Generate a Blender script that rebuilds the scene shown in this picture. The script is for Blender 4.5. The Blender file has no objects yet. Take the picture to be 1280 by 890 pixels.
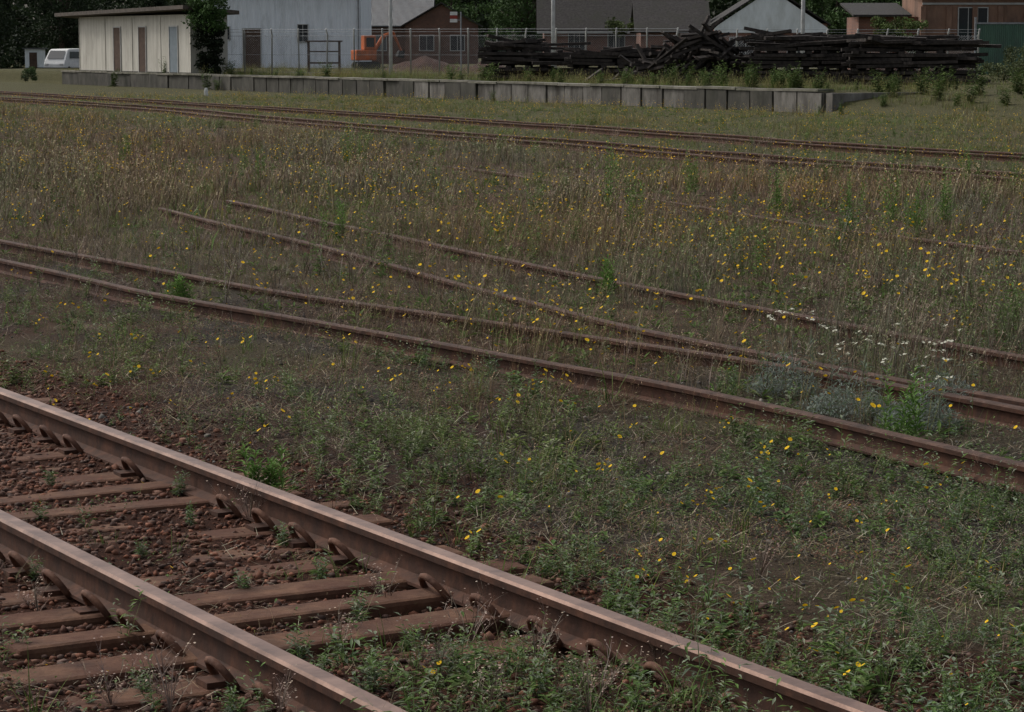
import bpy, math, numpy as np
from mathutils import Vector, Matrix, Euler
R = np.random.default_rng(7)
SC = bpy.context.scene
COL = SC.collection
SC.view_settings.view_transform = 'Standard'
SC.view_settings.look = 'None'
SC.view_settings.exposure = 0
# survey frame -> world metres (plain affine map of the yard plan)
KA, KB, K0 = .746, 1.551, .775
def W(x, y): return x * KA, y * KB + K0

# ------------------------------------------------------------------ materials
def newmat(name):
    m = bpy.data.materials.new(name); m.use_nodes = True
    nt = m.node_tree; b = nt.nodes['Principled BSDF']
    return m, nt, b
def ramp(nt, fac, stops):
    r = nt.nodes.new('ShaderNodeValToRGB')
    e = r.color_ramp.elements
    while len(e) < len(stops): e.new(0.5)
    for i, (p, c) in enumerate(stops):
        e[i].position = p; e[i].color = (*c, 1)
    nt.links.new(fac, r.inputs[0]); return r.outputs[0]
def noise(nt, vec, scale, detail=6, rough=.6):
    n = nt.nodes.new('ShaderNodeTexNoise'); n.inputs['Scale'].default_value = scale
    n.inputs['Detail'].default_value = detail; n.inputs['Roughness'].default_value = rough
    nt.links.new(vec, n.inputs['Vector']); return n.outputs['Fac']
def mixc(nt, fac, a, b, mode='MIX'):
    m = nt.nodes.new('ShaderNodeMix'); m.data_type = 'RGBA'; m.blend_type = mode
    if isinstance(fac, (int, float)): m.inputs[0].default_value = fac
    else: nt.links.new(fac, m.inputs[0])
    for s, v in ((6, a), (7, b)):
        if isinstance(v, tuple): m.inputs[s].default_value = (*v, 1)
        else: nt.links.new(v, m.inputs[s])
    return m.outputs[2]
def objvec(nt, stretch=(1, 1, 1)):
    tc = nt.nodes.new('ShaderNodeTexCoord'); mp = nt.nodes.new('ShaderNodeMapping')
    mp.inputs['Scale'].default_value = stretch
    nt.links.new(tc.outputs['Object'], mp.inputs['Vector']); return mp.outputs[0]
def bump(nt, b, h, strength=.3, dist=.02):
    n = nt.nodes.new('ShaderNodeBump'); n.inputs['Strength'].default_value = strength
    n.inputs['Distance'].default_value = dist
    nt.links.new(h, n.inputs['Height']); nt.links.new(n.outputs[0], b.inputs['Normal'])
def pm(name, c1, c2, scale=5, rough=.85, bmp=.3, metal=0, stretch=(1, 1, 1), dirt=None, dscale=.7, spec=.25, dist=.02, dlo=.45, dhi=.7):
    m, nt, b = newmat(name); v = objvec(nt, stretch)
    f = noise(nt, v, scale, 8)
    c = ramp(nt, f, [(.32, c1), (.68, c2)])
    if dirt:
        f2 = noise(nt, objvec(nt, (1, 1, .35)), dscale, 8, .7)
        k = ramp(nt, f2, [(dlo, (0, 0, 0)), (dhi, (1, 1, 1))])
        c = mixc(nt, k, c, dirt)
    nt.links.new(c, b.inputs['Base Color'])
    b.inputs['Roughness'].default_value = rough; b.inputs['Metallic'].default_value = metal
    b.inputs['Specular IOR Level'].default_value = spec
    if bmp: bump(nt, b, noise(nt, v, scale * 3, 8), bmp, dist)
    return m
def brickmat(name, c1, c2, mortar, dirt):
    m, nt, b = newmat(name)
    tc = nt.nodes.new('ShaderNodeTexCoord'); sx = nt.nodes.new('ShaderNodeSeparateXYZ')
    nt.links.new(tc.outputs['Object'], sx.inputs[0])
    ad = nt.nodes.new('ShaderNodeMath'); ad.operation = 'ADD'
    nt.links.new(sx.outputs[0], ad.inputs[0]); nt.links.new(sx.outputs[1], ad.inputs[1])
    cb = nt.nodes.new('ShaderNodeCombineXYZ')
    nt.links.new(ad.outputs[0], cb.inputs[0]); nt.links.new(sx.outputs[2], cb.inputs[1])
    br = nt.nodes.new('ShaderNodeTexBrick'); nt.links.new(cb.outputs[0], br.inputs['Vector'])
    br.inputs['Color1'].default_value = (*c1, 1); br.inputs['Color2'].default_value = (*c2, 1)
    br.inputs['Mortar'].default_value = (*mortar, 1); br.inputs['Scale'].default_value = 1
    br.inputs['Brick Width'].default_value = .23; br.inputs['Row Height'].default_value = .085
    br.inputs['Mortar Size'].default_value = .008
    k = ramp(nt, noise(nt, tc.outputs['Object'], .8, 8, .7), [(.4, (0, 0, 0)), (.7, (.8, .8, .8))])
    c = mixc(nt, k, br.outputs[0], dirt)
    nt.links.new(c, b.inputs['Base Color']); b.inputs['Roughness'].default_value = .9
    return m
def corrmat(name, c1, c2, dirt, pitch=.09, rough=.6, amp=.6):
    m, nt, b = newmat(name); v = objvec(nt)
    f = noise(nt, objvec(nt, (3, 3, .25)), 1.2, 8, .7)
    c = ramp(nt, f, [(.35, c1), (.65, c2)])
    k = ramp(nt, noise(nt, objvec(nt, (1.6, 1.6, .4)), .9, 9, .75), [(.5, (0, 0, 0)), (.75, (.85, .85, .85))])
    c = mixc(nt, k, c, dirt)
    nt.links.new(c, b.inputs['Base Color']); b.inputs['Roughness'].default_value = rough
    w = nt.nodes.new('ShaderNodeTexWave'); w.inputs['Scale'].default_value = .314 / pitch
    nt.links.new(v, w.inputs['Vector']); bump(nt, b, w.outputs['Fac'], amp, .03)
    return m
def vegmat(name, trans=.25):
    m, nt, b = newmat(name)
    a = nt.nodes.new('ShaderNodeAttribute'); a.attribute_name = 'Col'
    nt.links.new(a.outputs['Color'], b.inputs['Base Color']); b.inputs['Roughness'].default_value = .75
    b.inputs['Specular IOR Level'].default_value = .15
    if trans > 0:
        t = nt.nodes.new('ShaderNodeBsdfTranslucent'); nt.links.new(a.outputs['Color'], t.inputs['Color'])
        mx = nt.nodes.new('ShaderNodeMixShader'); mx.inputs[0].default_value = trans
        nt.links.new(b.outputs[0], mx.inputs[1]); nt.links.new(t.outputs[0], mx.inputs[2])
        nt.links.new(mx.outputs[0], nt.nodes['Material Output'].inputs['Surface'])
    return m

# ------------------------------------------------------------------ mesh helpers
def empty(name, loc=(0, 0, 0), rz=0, sc=1):
    e = bpy.data.objects.new(name, None); e.location = loc; e.rotation_euler = (0, 0, rz); e.scale = (sc, sc, sc)
    e.empty_display_size = .3; COL.objects.link(e); return e
def B(name, x, y, z, rz=0): return empty(name, (*W(x, y), z * KA), rz, KA)
def mk(name, V, F, mat, parent=None, smooth=False, mats=None, fm=None):
    me = bpy.data.meshes.new(name); me.from_pydata([tuple(map(float, v)) for v in V], [], F)
    for m in (mats or [mat]): me.materials.append(m)
    if fm is not None: me.polygons.foreach_set('material_index', fm)
    if smooth: me.polygons.foreach_set('use_smooth', [True] * len(F))
    me.update(); o = bpy.data.objects.new(name, me); COL.objects.link(o)
    if parent: o.parent = parent
    return o
BF = [(0, 3, 2, 1), (4, 5, 6, 7), (0, 1, 5, 4), (1, 2, 6, 5), (2, 3, 7, 6), (3, 0, 4, 7)]
def boxv(a, b):
    (x0, y0, z0), (x1, y1, z1) = a, b
    return [(x0, y0, z0), (x1, y0, z0), (x1, y1, z0), (x0, y1, z0), (x0, y0, z1), (x1, y0, z1), (x1, y1, z1), (x0, y1, z1)]
def box(name, a, b, mat, parent=None, bev=0):
    o = mk(name, boxv(a, b), BF, mat, parent)
    if bev:
        md = o.modifiers.new('b', 'BEVEL'); md.width = bev; md.segments = 2
    return o
class MB:
    def __init__(s): s.V = []; s.F = []
    def add(s, V, F):
        k = len(s.V); s.V += [tuple(v) for v in V]; s.F += [tuple(i + k for i in f) for f in F]
    def box(s, c, size, rot=(0, 0, 0)):
        M = Euler(rot).to_matrix(); h = [q / 2 for q in size]
        V = [tuple(M @ Vector(v) + Vector(c)) for v in boxv((-h[0], -h[1], -h[2]), (h[0], h[1], h[2]))]
        s.add(V, BF)
    def tube(s, pts, rads, n=8, cap=True):
        pts = [Vector(p) for p in pts]; V = []; F = []
        for i, p in enumerate(pts):
            t = (pts[min(i + 1, len(pts) - 1)] - pts[max(i - 1, 0)]).normalized()
            a = t.cross(Vector((0, 0, 1)))
            if a.length < .05: a = t.cross(Vector((1, 0, 0)))
            a.normalize(); b = t.cross(a)
            r = rads[i] if hasattr(rads, '__len__') else rads
            for j in range(n):
                q = 2 * math.pi * j / n; V.append(p + a * r * math.cos(q) + b * r * math.sin(q))
        for i in range(len(pts) - 1):
            for j in range(n):
                F.append((i * n + j, i * n + (j + 1) % n, (i + 1) * n + (j + 1) % n, (i + 1) * n + j))
        if cap:
            F.append(tuple(range(n))[::-1]); F.append(tuple(range((len(pts) - 1) * n, len(pts) * n)))
        s.add(V, F)
    def build(s, name, mat, parent=None, smooth=False): return mk(name, s.V, s.F, mat, parent, smooth)
def trimesh(name, V, F, C, mat, parent=None):
    me = bpy.data.meshes.new(name); n = len(V); f = len(F)
    me.vertices.add(n); me.vertices.foreach_set('co', np.ascontiguousarray(V, dtype=np.float32).ravel())
    me.loops.add(f * 3); me.loops.foreach_set('vertex_index', np.ascontiguousarray(F, dtype=np.int32).ravel())
    me.polygons.add(f); me.polygons.foreach_set('loop_start', np.arange(0, f * 3, 3, dtype=np.int32))
    me.update(calc_edges=True)
    a = me.color_attributes.new('Col', 'FLOAT_COLOR', 'POINT')
    cc = np.ones((n, 4), np.float32); cc[:, :3] = np.clip(C, 0, 1); a.data.foreach_set('color', cc.ravel())
    me.materials.append(mat); o = bpy.data.objects.new(name, me); COL.objects.link(o)
    if parent: o.parent = parent
    return o

# ------------------------------------------------------------------ noise + terrain (plan coordinates)
_tab = R.random((256, 256))
def vn(x, y, s, seed=0):
    x = np.asarray(x, float) / s + seed * 17.3; y = np.asarray(y, float) / s + seed * 31.7
    xi = np.floor(x).astype(int); yi = np.floor(y).astype(int); fx = x - xi; fy = y - yi
    fx = fx * fx * (3 - 2 * fx); fy = fy * fy * (3 - 2 * fy)
    g = lambda a, b: _tab[a % 256, b % 256]
    return (g(xi, yi) * (1 - fx) + g(xi + 1, yi) * fx) * (1 - fy) + (g(xi, yi + 1) * (1 - fx) + g(xi + 1, yi + 1) * fx) * fy
def fbm(x, y, s, seed=0): return (vn(x, y, s, seed) * .55 + vn(x, y, s / 2.1, seed + 1) * .28 + vn(x, y, s / 4.7, seed + 2) * .17)
def sm(a, b, x):
    t = np.clip((np.asarray(x, float) - a) / (b - a), 0, 1); return t * t * (3 - 2 * t)
WN = 42.37
def N1f(x, y): return .65 * x + .76 * y
def silt(x, y):   # overgrown silted stretch of the near track
    n1 = N1f(x, y)
    return (1 - sm(4.45, 4.95, np.asarray(y) + (vn(x, y, .5, 9) - .5) * .5)) * sm(-1.2, -.6, x) * sm(2.2, 2.8, n1)
def hz(x, y):
    x = np.asarray(x, float); y = np.asarray(y, float)
    N = .638 * x + .77 * y; U = .77 * x - .638 * y
    q = sm(-20.4, -17.5, U)
    w = .3 + q * 7.0; st = WN + .12 - q * 2.5
    t = np.clip((N - st) / w, 0, 1); t = t * t * (3 - 2 * t)
    h = .8 * t * sm(-96, -84, U)
    n1 = N1f(x, y)
    h = h - .07 * sm(1.7, 2.2, n1) * (1 - sm(4.2, 4.7, n1))
    h = h + .06 * silt(x, y)
    h = h - .03 * sm(4.9, 5.6, n1) * (1 - sm(6.9, 7.4, n1))
    near = 1 - sm(40, 42, N)
    h = h + near * ((fbm(x, y, 2.5, 3) - .5) * .07 + (vn(x, y, .35, 8) - .5) * .035)
    far = sm(44, 50, N) * (1 - sm(80, 90, N))
    return KA * (h + far * (fbm(x, y, 4, 5) - .5) * .15)
def gz(x, y): return float(hz(np.array([x]), np.array([y]))[0])

# ------------------------------------------------------------------ world + sun + camera
w = bpy.data.worlds.new('World'); SC.world = w; w.use_nodes = True
nt = w.node_tree; bg = nt.nodes['Background']
sky = nt.nodes.new('ShaderNodeTexSky'); sky.sky_type = 'NISHITA'; sky.sun_disc = False
sky.sun_elevation = math.radians(48); sky.sun_rotation = math.radians(300); sky.dust_density = 5; sky.air_density = 1.0
sky.ozone_density = .6
hs = nt.nodes.new('ShaderNodeHueSaturation'); hs.inputs['Saturation'].default_value = .42
nt.links.new(sky.outputs[0], hs.inputs['Color']); nt.links.new(hs.outputs[0], bg.inputs[0]); bg.inputs[1].default_value = .15
sl = bpy.data.lights.new('sun', 'SUN'); sl.energy = 1.5; sl.angle = math.radians(14); sl.color = (1, .97, .92)
so = bpy.data.objects.new('sun', sl); COL.objects.link(so)
az = math.radians(300); el = math.radians(48)
sd = Vector((math.sin(az) * math.cos(el), math.cos(az) * math.cos(el), math.sin(el)))
so.rotation_euler = (-sd).to_track_quat('-Z', 'Y').to_euler(); so.location = (0, 0, 30)
cam = bpy.data.cameras.new('camera'); cam.sensor_width = 36; cam.lens = 90; cam.clip_end = 4000
co = bpy.data.objects.new('camera', cam); COL.objects.link(co); SC.camera = co
co.location = (0, 0, 1.9125); co.rotation_euler = (math.radians(90 - 6.95), 0, 0)

# ------------------------------------------------------------------ ground sheet
Ns = np.concatenate([np.linspace(-600, -20, 14), np.arange(-18, 0, 1.5), np.arange(0, 13, .1), np.arange(13, 42, .4),
                     [42.2, 42.42, 42.5, 42.6, 42.7, 42.82, 43.2], np.arange(44, 72, 1.0), np.arange(75, 130, 5), np.linspace(140, 1200, 16)])
Us = np.concatenate([np.linspace(-1200, -130, 16), np.arange(-120, -18, .9), np.arange(-17, 4, .1), np.arange(4.5, 30, 1.2), np.linspace(35, 900, 16)])
UU, NN = np.meshgrid(Us, Ns)
X = (.77 * UU + .638 * NN).ravel(); Y = (-.638 * UU + .77 * NN).ravel(); Z = hz(X, Y)
nU = len(Us); nN = len(Ns)
V = np.stack([*W(X, Y), Z], 1)
idx = np.arange(nU * nN).reshape(nN, nU)
a_ = idx[:-1, :-1].ravel(); b_ = idx[:-1, 1:].ravel(); c_ = idx[1:, 1:].ravel(); d0_ = idx[1:, :-1].ravel()
F = np.concatenate([np.stack([a_, b_, c_], 1), np.stack([a_, c_, d0_], 1)])
n1 = N1f(X, Y)
rust = sm(1.0, 1.9, n1) * (1 - sm(4.15, 5.2, n1 + (fbm(X, Y, .8, 4) - .5) * 1.6))
rust = np.maximum(rust, .5 * (1 - sm(7, 9, n1)) * sm(.48, .62, fbm(X, Y, 1.6, 66)))
rust = np.maximum(rust, .4 * sm(9, 11, n1) * (1 - sm(21, 24, n1)) * sm(.5, .6, fbm(X, Y, 3.2, 67)))
grv = (1 - sm(6.9, 8.5, n1)) * sm(.46, .58, fbm(X, Y, 1.8, 11))
grn = sm(20, 26, n1) * .8 + .3 * (1 - sm(8, 12, n1)) * sm(.4, .6, fbm(X, Y, 1.3, 21))
gm, nt, b = newmat('ground_soil')
at = nt.nodes.new('ShaderNodeAttribute'); at.attribute_name = 'Col'
sp = nt.nodes.new('ShaderNodeSeparateColor'); nt.links.new(at.outputs['Color'], sp.inputs[0])
v = objvec(nt)
soil = ramp(nt, noise(nt, v, 1.3, 10, .7), [(.3, (.035, .026, .018)), (.5, (.08, .057, .038)), (.7, (.125, .094, .06))])
grav = ramp(nt, noise(nt, v, 38, 6, .8), [(.35, (.02, .018, .016)), (.6, (.07, .062, .052)), (.75, (.15, .138, .12))])
green = ramp(nt, noise(nt, v, 42, 8, .85), [(.35, (.028, .03, .013)), (.6, (.095, .095, .042)), (.72, (.15, .14, .07))])
rst = ramp(nt, noise(nt, v, 30, 8, .75), [(.3, (.018, .008, .005)), (.55, (.07, .028, .016)), (.75, (.13, .054, .031))])
fine = ramp(nt, noise(nt, v, 75, 6, .85), [(.38, (.3, .3, .3)), (.62, (1.65, 1.65, 1.65))])
c = mixc(nt, sp.outputs[2], soil, green); c = mixc(nt, sp.outputs[1], c, grav); c = mixc(nt, sp.outputs[0], c, rst)
c = mixc(nt, .8, c, fine, 'MULTIPLY')
nt.links.new(c, b.inputs['Base Color']); b.inputs['Roughness'].default_value = .95
b.inputs['Specular IOR Level'].default_value = .1
bump(nt, b, noise(nt, v, 34, 10, .85), 1.0, .04)
g = trimesh('ground', V, F, np.stack([rust, grv * .85, np.clip(grn, 0, 1)], 1), gm)

# ------------------------------------------------------------------ rails
def smoothline(P, n=60):
    P = [Vector(p) for p in P]; P = [2 * P[0] - P[1]] + P + [2 * P[-1] - P[-2]]
    out = []; m = len(P) - 3; per = max(3, n // m)
    for i in range(1, len(P) - 2):
        for k in range(per):
            t = k / per; p0, p1, p2, p3 = P[i - 1:i + 3]
            out.append(.5 * ((2 * p1) + (-p0 + p2) * t + (2 * p0 - 5 * p1 + 4 * p2 - p3) * t * t + (-p0 + 3 * p1 - 3 * p2 + p3) * t ** 3))
    out.append(P[-2]); return out
PROF = [(-.06, 0), (-.06, .012), (-.014, .03), (-.011, .095), (-.034, .106), (-.035, .13), (-.028, .14),
        (.028, .14), (.035, .13), (.034, .106), (.011, .095), (.014, .03), (.06, .012), (.06, 0)]
def railmesh(mb, P, z0, wob=0, sc=1.0):
    n = len(PROF); V = []; F = []; fm = []
    for i, p in enumerate(P):
        t = (P[min(i + 1, len(P) - 1)] - P[max(i - 1, 0)]); t = Vector((t.x, t.y, 0)).normalized(); s = Vector((-t.y, t.x, 0))
        dz = wob * (vn(p.x, p.y, 2.3, 5) - .5)
        for (a, z) in PROF: V.append((p.x + s.x * a * sc, p.y + s.y * a * sc, z0 + .14 * (1 - sc) + z * sc + dz))
    for i in range(len(P) - 1):
        for j in range(n):
            F.append((i * n + j, (i + 1) * n + j, (i + 1) * n + (j + 1) % n, i * n + (j + 1) % n)); fm.append(1 if j in (5, 6, 7) else 0)
    F.append(tuple(range(n))); fm.append(0); F.append(tuple(range((len(P) - 1) * n, len(P) * n))[::-1]); fm.append(0)
    k = len(mb['V']); mb['V'] += V; mb['F'] += [tuple(q + k for q in f) for f in F]; mb['m'] += fm
rust_m = pm('rail_rust', (.030, .014, .009), (.095, .041, .024), 14, .85, .6, 0, (1, 1, 1), (.04, .021, .015), 5, dist=.004)
railtop_used = pm('rail_head_worn', (.13, .068, .044), (.27, .16, .115), 7, .42, .1, .4, (1, 1, 1), (.09, .043, .027), 6, .5)
railtop_old = pm('rail_head_rusty', (.040, .021, .014), (.105, .056, .038), 12, .75, .4, 0, (1, 1, 1), (.03, .016, .011), 4)
DX, DY = .490, .872
def d_(u, n): return Vector((-DX * u + DY * n, DY * u + DX * n, 0))
TR = {
 'A': [(-34, 35), (-16, 21.4), (-5.84, 13.51), (-3.46, 11.58), (-1.70, 10.36), (0, 9.11), (1.046, 8.38), (1.92, 7.64), (2.98, 6.59), (5.6, 4.0), (9, .8)],
 'B': [(-34.6, 36.3), (-16.5, 22.8), (-6.48, 15.0), (-3.87, 12.98), (-1.89, 11.55), (-.14, 10.42), (1.05, 9.6), (2.19, 8.80), (3.5, 7.7), (6.4, 4.8), (9.8, 1.6)],
 'C': [(-5.27, 17.95), (-3.24, 15.6), (-1.24, 13.11), (-.16, 11.77), (.725, 10.62), (1.52, 9.72), (2.3, 8.98), (2.9, 8.42), (3.75, 7.72), (6.9, 4.9), (10.2, 1.8)],
 'D': [(-4.47, 18.89), (-2.28, 16.24), (-.775, 14.39), (.526, 12.97), (1.676, 11.74), (2.60, 10.75), (4.02, 9.15), (7.3, 6.0), (11, 2.8)],
 'E': [(-60, 84), (-21.0, 52.8), (-9.7, 41.2), (-2.64, 33.4), (1.17, 29.65), (3.72, 26.8), (6.72, 24.2), (9.18, 21.6), (20, 11)],
 'G': [(-30, 66), (-13, 50), (1.42, 36), (7.03, 29.9), (11.1, 26.2), (22, 16)],
 'H': [(-2.88, 27.3), (.9, 22), (4.17, 16.85), (7.5, 13)],
}
TR = {k: [W(*p) for p in v_] for k, v_ in TR.items()}
def offs(P, o):
    out = []
    for i, p in enumerate(P):
        a = Vector(P[min(i + 1, len(P) - 1)]) - Vector(P[max(i - 1, 0)]); a.normalize()
        out.append((p[0] - a.y * o, p[1] + a.x * o))
    return out
TR['E2'] = offs(TR['E'], 1.1); TR['G2'] = offs(TR['G'], 1.1)
railsegs = []; farsegs = []
def addsegs(L, lst=None):
    for i in range(len(L) - 1):
        s_ = (L[i][0], L[i][1], L[i + 1][0], L[i + 1][1]); railsegs.append(s_)
        if lst is not None: lst.append(s_)
old = [('railway_turnout_track', ['A', 'B', 'C', 'D'], {'A': -.048, 'B': -.058, 'C': -.055, 'D': -.055}), ('railway_siding_track', ['E', 'E2'], {'E': -.022, 'E2': -.03}),
       ('railway_siding_track', ['G', 'G2'], {'G': -.035, 'G2': -.05}), ('buried_rail', ['H'], {'H': -.10})]
for nm, ks, z0 in old:
    e = empty(nm); mb = dict(V=[], F=[], m=[])
    for k in ks:
        SLn = smoothline([(p[0], p[1], 0) for p in TR[k]], 110); railmesh(mb, SLn, z0[k], .03, .85); addsegs([tuple(p[:2]) for p in SLn[::3]], farsegs if k in ('E', 'E2', 'G', 'G2') else None)
    mk('rails', mb['V'], mb['F'], None, e, mats=[rust_m, railtop_old], fm=mb['m'])
# foreground track
slpr = pm('sleeper_wood', (.042, .020, .013), (.155, .080, .046), 7, .92, .8, 0, (1, 1, 1), (.075, .031, .018), 4.5, dist=.012, dlo=.4, dhi=.62)
RN = (3.06, 4.20)
fe = empty('railway_track')
mbr = dict(V=[], F=[], m=[])
for n in RN:
    railmesh(mbr, [d_(u, n) for u in np.linspace(-9, 45, 80)], -.035)
    addsegs([tuple(d_(-9, n)[:2]), tuple(d_(45, n)[:2])])
mk('rails', mbr['V'], mbr['F'], None, fe, mats=[rust_m, railtop_used], fm=mbr['m'])
mbs = MB(); mbc = MB(); mbp = MB()
ang = math.atan2(DX, DY)
u = -6.0; du = .375
while u < 34:
    c0 = d_(u + R.normal(0, .015), 3.53 + R.normal(0, .05))
    LL = 2.12 + R.normal(0, .06); ww = .175 + R.normal(0, .014); rz_ = ang + R.normal(0, .028)
    mbs.box((c0.x, c0.y, -.096 + R.normal(0, .008)), (LL, ww, .125), (R.normal(0, .025), R.normal(0, .007), rz_))
    if u < 24:
        for n in RN:
            for sd_ in (-1, 1):
                if R.random() < .15: continue
                pts = []; jr = R.normal(0, .015)
                for k in range(11):
                    a = math.pi * (1.2 * k / 10 - .1)
                    q = d_(u + jr + .078 * math.cos(a), n + sd_ * (.07 + .045 * math.sin(a))); pts.append((q.x, q.y, -.022 + .066 * math.sin(a)))
                mbc.tube(pts, .0125, 6)
                q = d_(u, n + sd_ * .08); mbp.box((q.x, q.y, -.026), (.13, .09, .018), (0, 0, ang))
    u += du
o = mbs.build('sleepers', slpr, fe); md = o.modifiers.new('b', 'BEVEL'); md.width = .018; md.segments = 2
mbc.build('rail_clips', pm('clip_rust', (.05, .022, .014), (.14, .065, .038), 14, .8, .3), fe, True); mbp.build('base_plates', rust_m, fe)
def segdist(S, x, y):
    x, y = W(x, y)
    out = np.full(len(x), 99.)
    for (x0, y0, x1, y1) in S:
        dx, dy = x1 - x0, y1 - y0; L = dx * dx + dy * dy + 1e-9
        t = np.clip(((x - x0) * dx + (y - y0) * dy) / L, 0, 1)
        out = np.minimum(out, np.hypot(x - x0 - t * dx, y - y0 - t * dy))
    return out
def raildist(x, y): return segdist(railsegs, x, y)

# ------------------------------------------------------------------ scatter by merging
def merge(name, temps, x, y, s, mat, tint=None, sz=None, zoff=0, tj=None, parent=None):
    n = len(x); z = hz(x, y) + zoff; rot = R.random(n) * 2 * math.pi; x, y = W(np.asarray(x), np.asarray(y))
    tj = R.integers(0, len(temps), n) if tj is None else tj
    if tint is None: tint = np.ones((n, 3))
    if sz is None: sz = np.ones(n)
    VV = []; FF = []; CC = []; k = 0
    for j, (tv, tf, tc) in enumerate(temps):
        m = np.nonzero(tj == j)[0]
        if not len(m): continue
        c, q = np.cos(rot[m])[:, None], np.sin(rot[m])[:, None]; ss = s[m][:, None]
        vx = ss * (c * tv[:, 0] - q * tv[:, 1]) + x[m][:, None]; vy = ss * (q * tv[:, 0] + c * tv[:, 1]) + y[m][:, None]
        vz = ss * sz[m][:, None] * tv[:, 2] + z[m][:, None]
        VV.append(np.stack([vx, vy, vz], 2).reshape(-1, 3))
        FF.append((tf[None] + (np.arange(len(m)) * len(tv))[:, None, None]).reshape(-1, 3) + k)
        CC.append((tc[None] * tint[m][:, None, :]).reshape(-1, 3)); k += len(m) * len(tv)
    return trimesh(name, np.concatenate(VV), np.concatenate(FF), np.concatenate(CC), mat, parent)
class T:
    def __init__(s): s.V = []; s.F = []; s.C = []
    def strip(s, p, az, L, W, lean, curl, col, segs=3, taper=1.0):
        p = np.array(p, float); k = len(s.V); sd = np.array([-math.sin(az), math.cos(az), 0]); th = lean
        for i in range(segs):
            w = W * (1 - taper * .8 * i / segs) / 2
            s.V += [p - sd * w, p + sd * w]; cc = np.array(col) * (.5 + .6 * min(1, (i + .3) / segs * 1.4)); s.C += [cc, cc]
            th2 = lean + curl * (i + .5) / segs
            p = p + (L / segs) * np.array([math.cos(az) * math.sin(th2), math.sin(az) * math.sin(th2), math.cos(th2)])
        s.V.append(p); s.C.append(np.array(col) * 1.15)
        for i in range(segs - 1):
            a = k + 2 * i; s.F += [(a, a + 1, a + 3), (a, a + 3, a + 2)]
        a = k + 2 * (segs - 1); s.F.append((a, a + 1, a + 2)); return p
    def leaf(s, p, az, el, L, W, col):
        p = np.array(p, float); f = np.array([math.cos(az) * math.cos(el), math.sin(az) * math.cos(el), math.sin(el)])
        sd = np.array([-math.sin(az), math.cos(az), 0]); k = len(s.V); mid = p + f * L * .5
        s.V += [p, mid + sd * W / 2 + [0, 0, W * .15], p + f * L - [0, 0, L * .12], mid - sd * W / 2 + [0, 0, W * .15]]
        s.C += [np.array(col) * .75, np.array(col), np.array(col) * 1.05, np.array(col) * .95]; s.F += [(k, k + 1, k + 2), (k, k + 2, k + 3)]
    def head(s, p, r, col, cc=None, n=7, tilt=.3):
        k = len(s.V); p = np.array(p, float); a0 = R.random() * 6.28; tx, ty = math.cos(a0) * tilt, math.sin(a0) * tilt
        s.V.append(p + [0, 0, .0]); s.C.append(np.array(cc if cc is not None else col))
        for i in range(n):
            a = 2 * math.pi * i / n; rr = r * (.85 + .3 * R.random()); dx, dy = rr * math.cos(a), rr * math.sin(a)
            s.V.append(p + [dx, dy, -(dx * tx + dy * ty) + r * .25]); s.C.append(np.array(col) * (.85 + .3 * R.random()))
        for i in range(n): s.F.append((k, k + 1 + i, k + 1 + (i + 1) % n))
    def out(s): return np.array(s.V), np.array(s.F, int), np.array(s.C)
def rc(cols, j=.25):
    c = np.array(cols[R.integers(len(cols))]); return c * (1 + R.uniform(-j, j)) * (1 + R.uniform(-.06, .06, 3))
DRY = [(.27, .21, .125), (.21, .155, .095), (.15, .10, .07), (.37, .30, .19), (.16, .13, .075), (.20, .20, .085)]
GRN = [(.09, .15, .035), (.12, .185, .048), (.07, .115, .028), (.15, .19, .065)]
OLV = [(.20, .19, .065), (.14, .165, .05), (.26, .215, .095)]
YEL = (.80, .53, .015)
def tuft(nb, L, W, spread, lean, cols, segs=3, seed=False):
    t = T()
    for i in range(nb):
        az = R.random() * 6.28; r = spread * math.sqrt(R.random()); a2 = R.random() * 6.28; c = rc(cols)
        l = L * R.uniform(.4, 1.15)
        p = t.strip((r * math.cos(a2), r * math.sin(a2), -.01), az, l, W * R.uniform(.7, 1.3), R.uniform(0, lean), R.uniform(0, lean * 1.5), c, segs)
        if seed and R.random() < .7:
            for q in range(3): t.leaf(p - np.array([0, 0, l * .05 * q]), R.random() * 6.28, R.uniform(.3, 1.4), L * .06, W * 2.0, c * 1.3)
    return t.out()
def litter(nb, L, W, cols):
    t = T()
    for i in range(nb):
        az = R.random() * 6.28; r = .16 * math.sqrt(R.random()); a2 = R.random() * 6.28
        t.strip((r * math.cos(a2), r * math.sin(a2), R.uniform(.004, .02)), az, L * R.uniform(.3, 1.1), W * R.uniform(.6, 1.3), R.uniform(1.2, 1.55), R.uniform(-.3, .3), rc(cols, .35), 2)
    return t.out()
def leafy(h, nl, ll, lw, cols, br=1):
    t = T()
    for b in range(br):
        az = R.random() * 6.28; c = rc(cols); ln = R.uniform(.1, .5) if br > 1 else R.uniform(0, .25)
        hh = h * R.uniform(.6, 1.1); t.strip((0, 0, -.01), az, hh, .003, ln, .1, c * .8, 3)
        for i in range(nl):
            f = (i + .5) / nl; p = (math.cos(az) * math.sin(ln) * hh * f, math.sin(az) * math.sin(ln) * hh * f, hh * f * math.cos(ln))
            t.leaf(p, R.random() * 6.28, R.uniform(-.2, .7), ll * R.uniform(.6, 1.2) * (1.2 - .6 * f), lw * R.uniform(.7, 1.2), rc(cols))
    return t.out()
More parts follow.
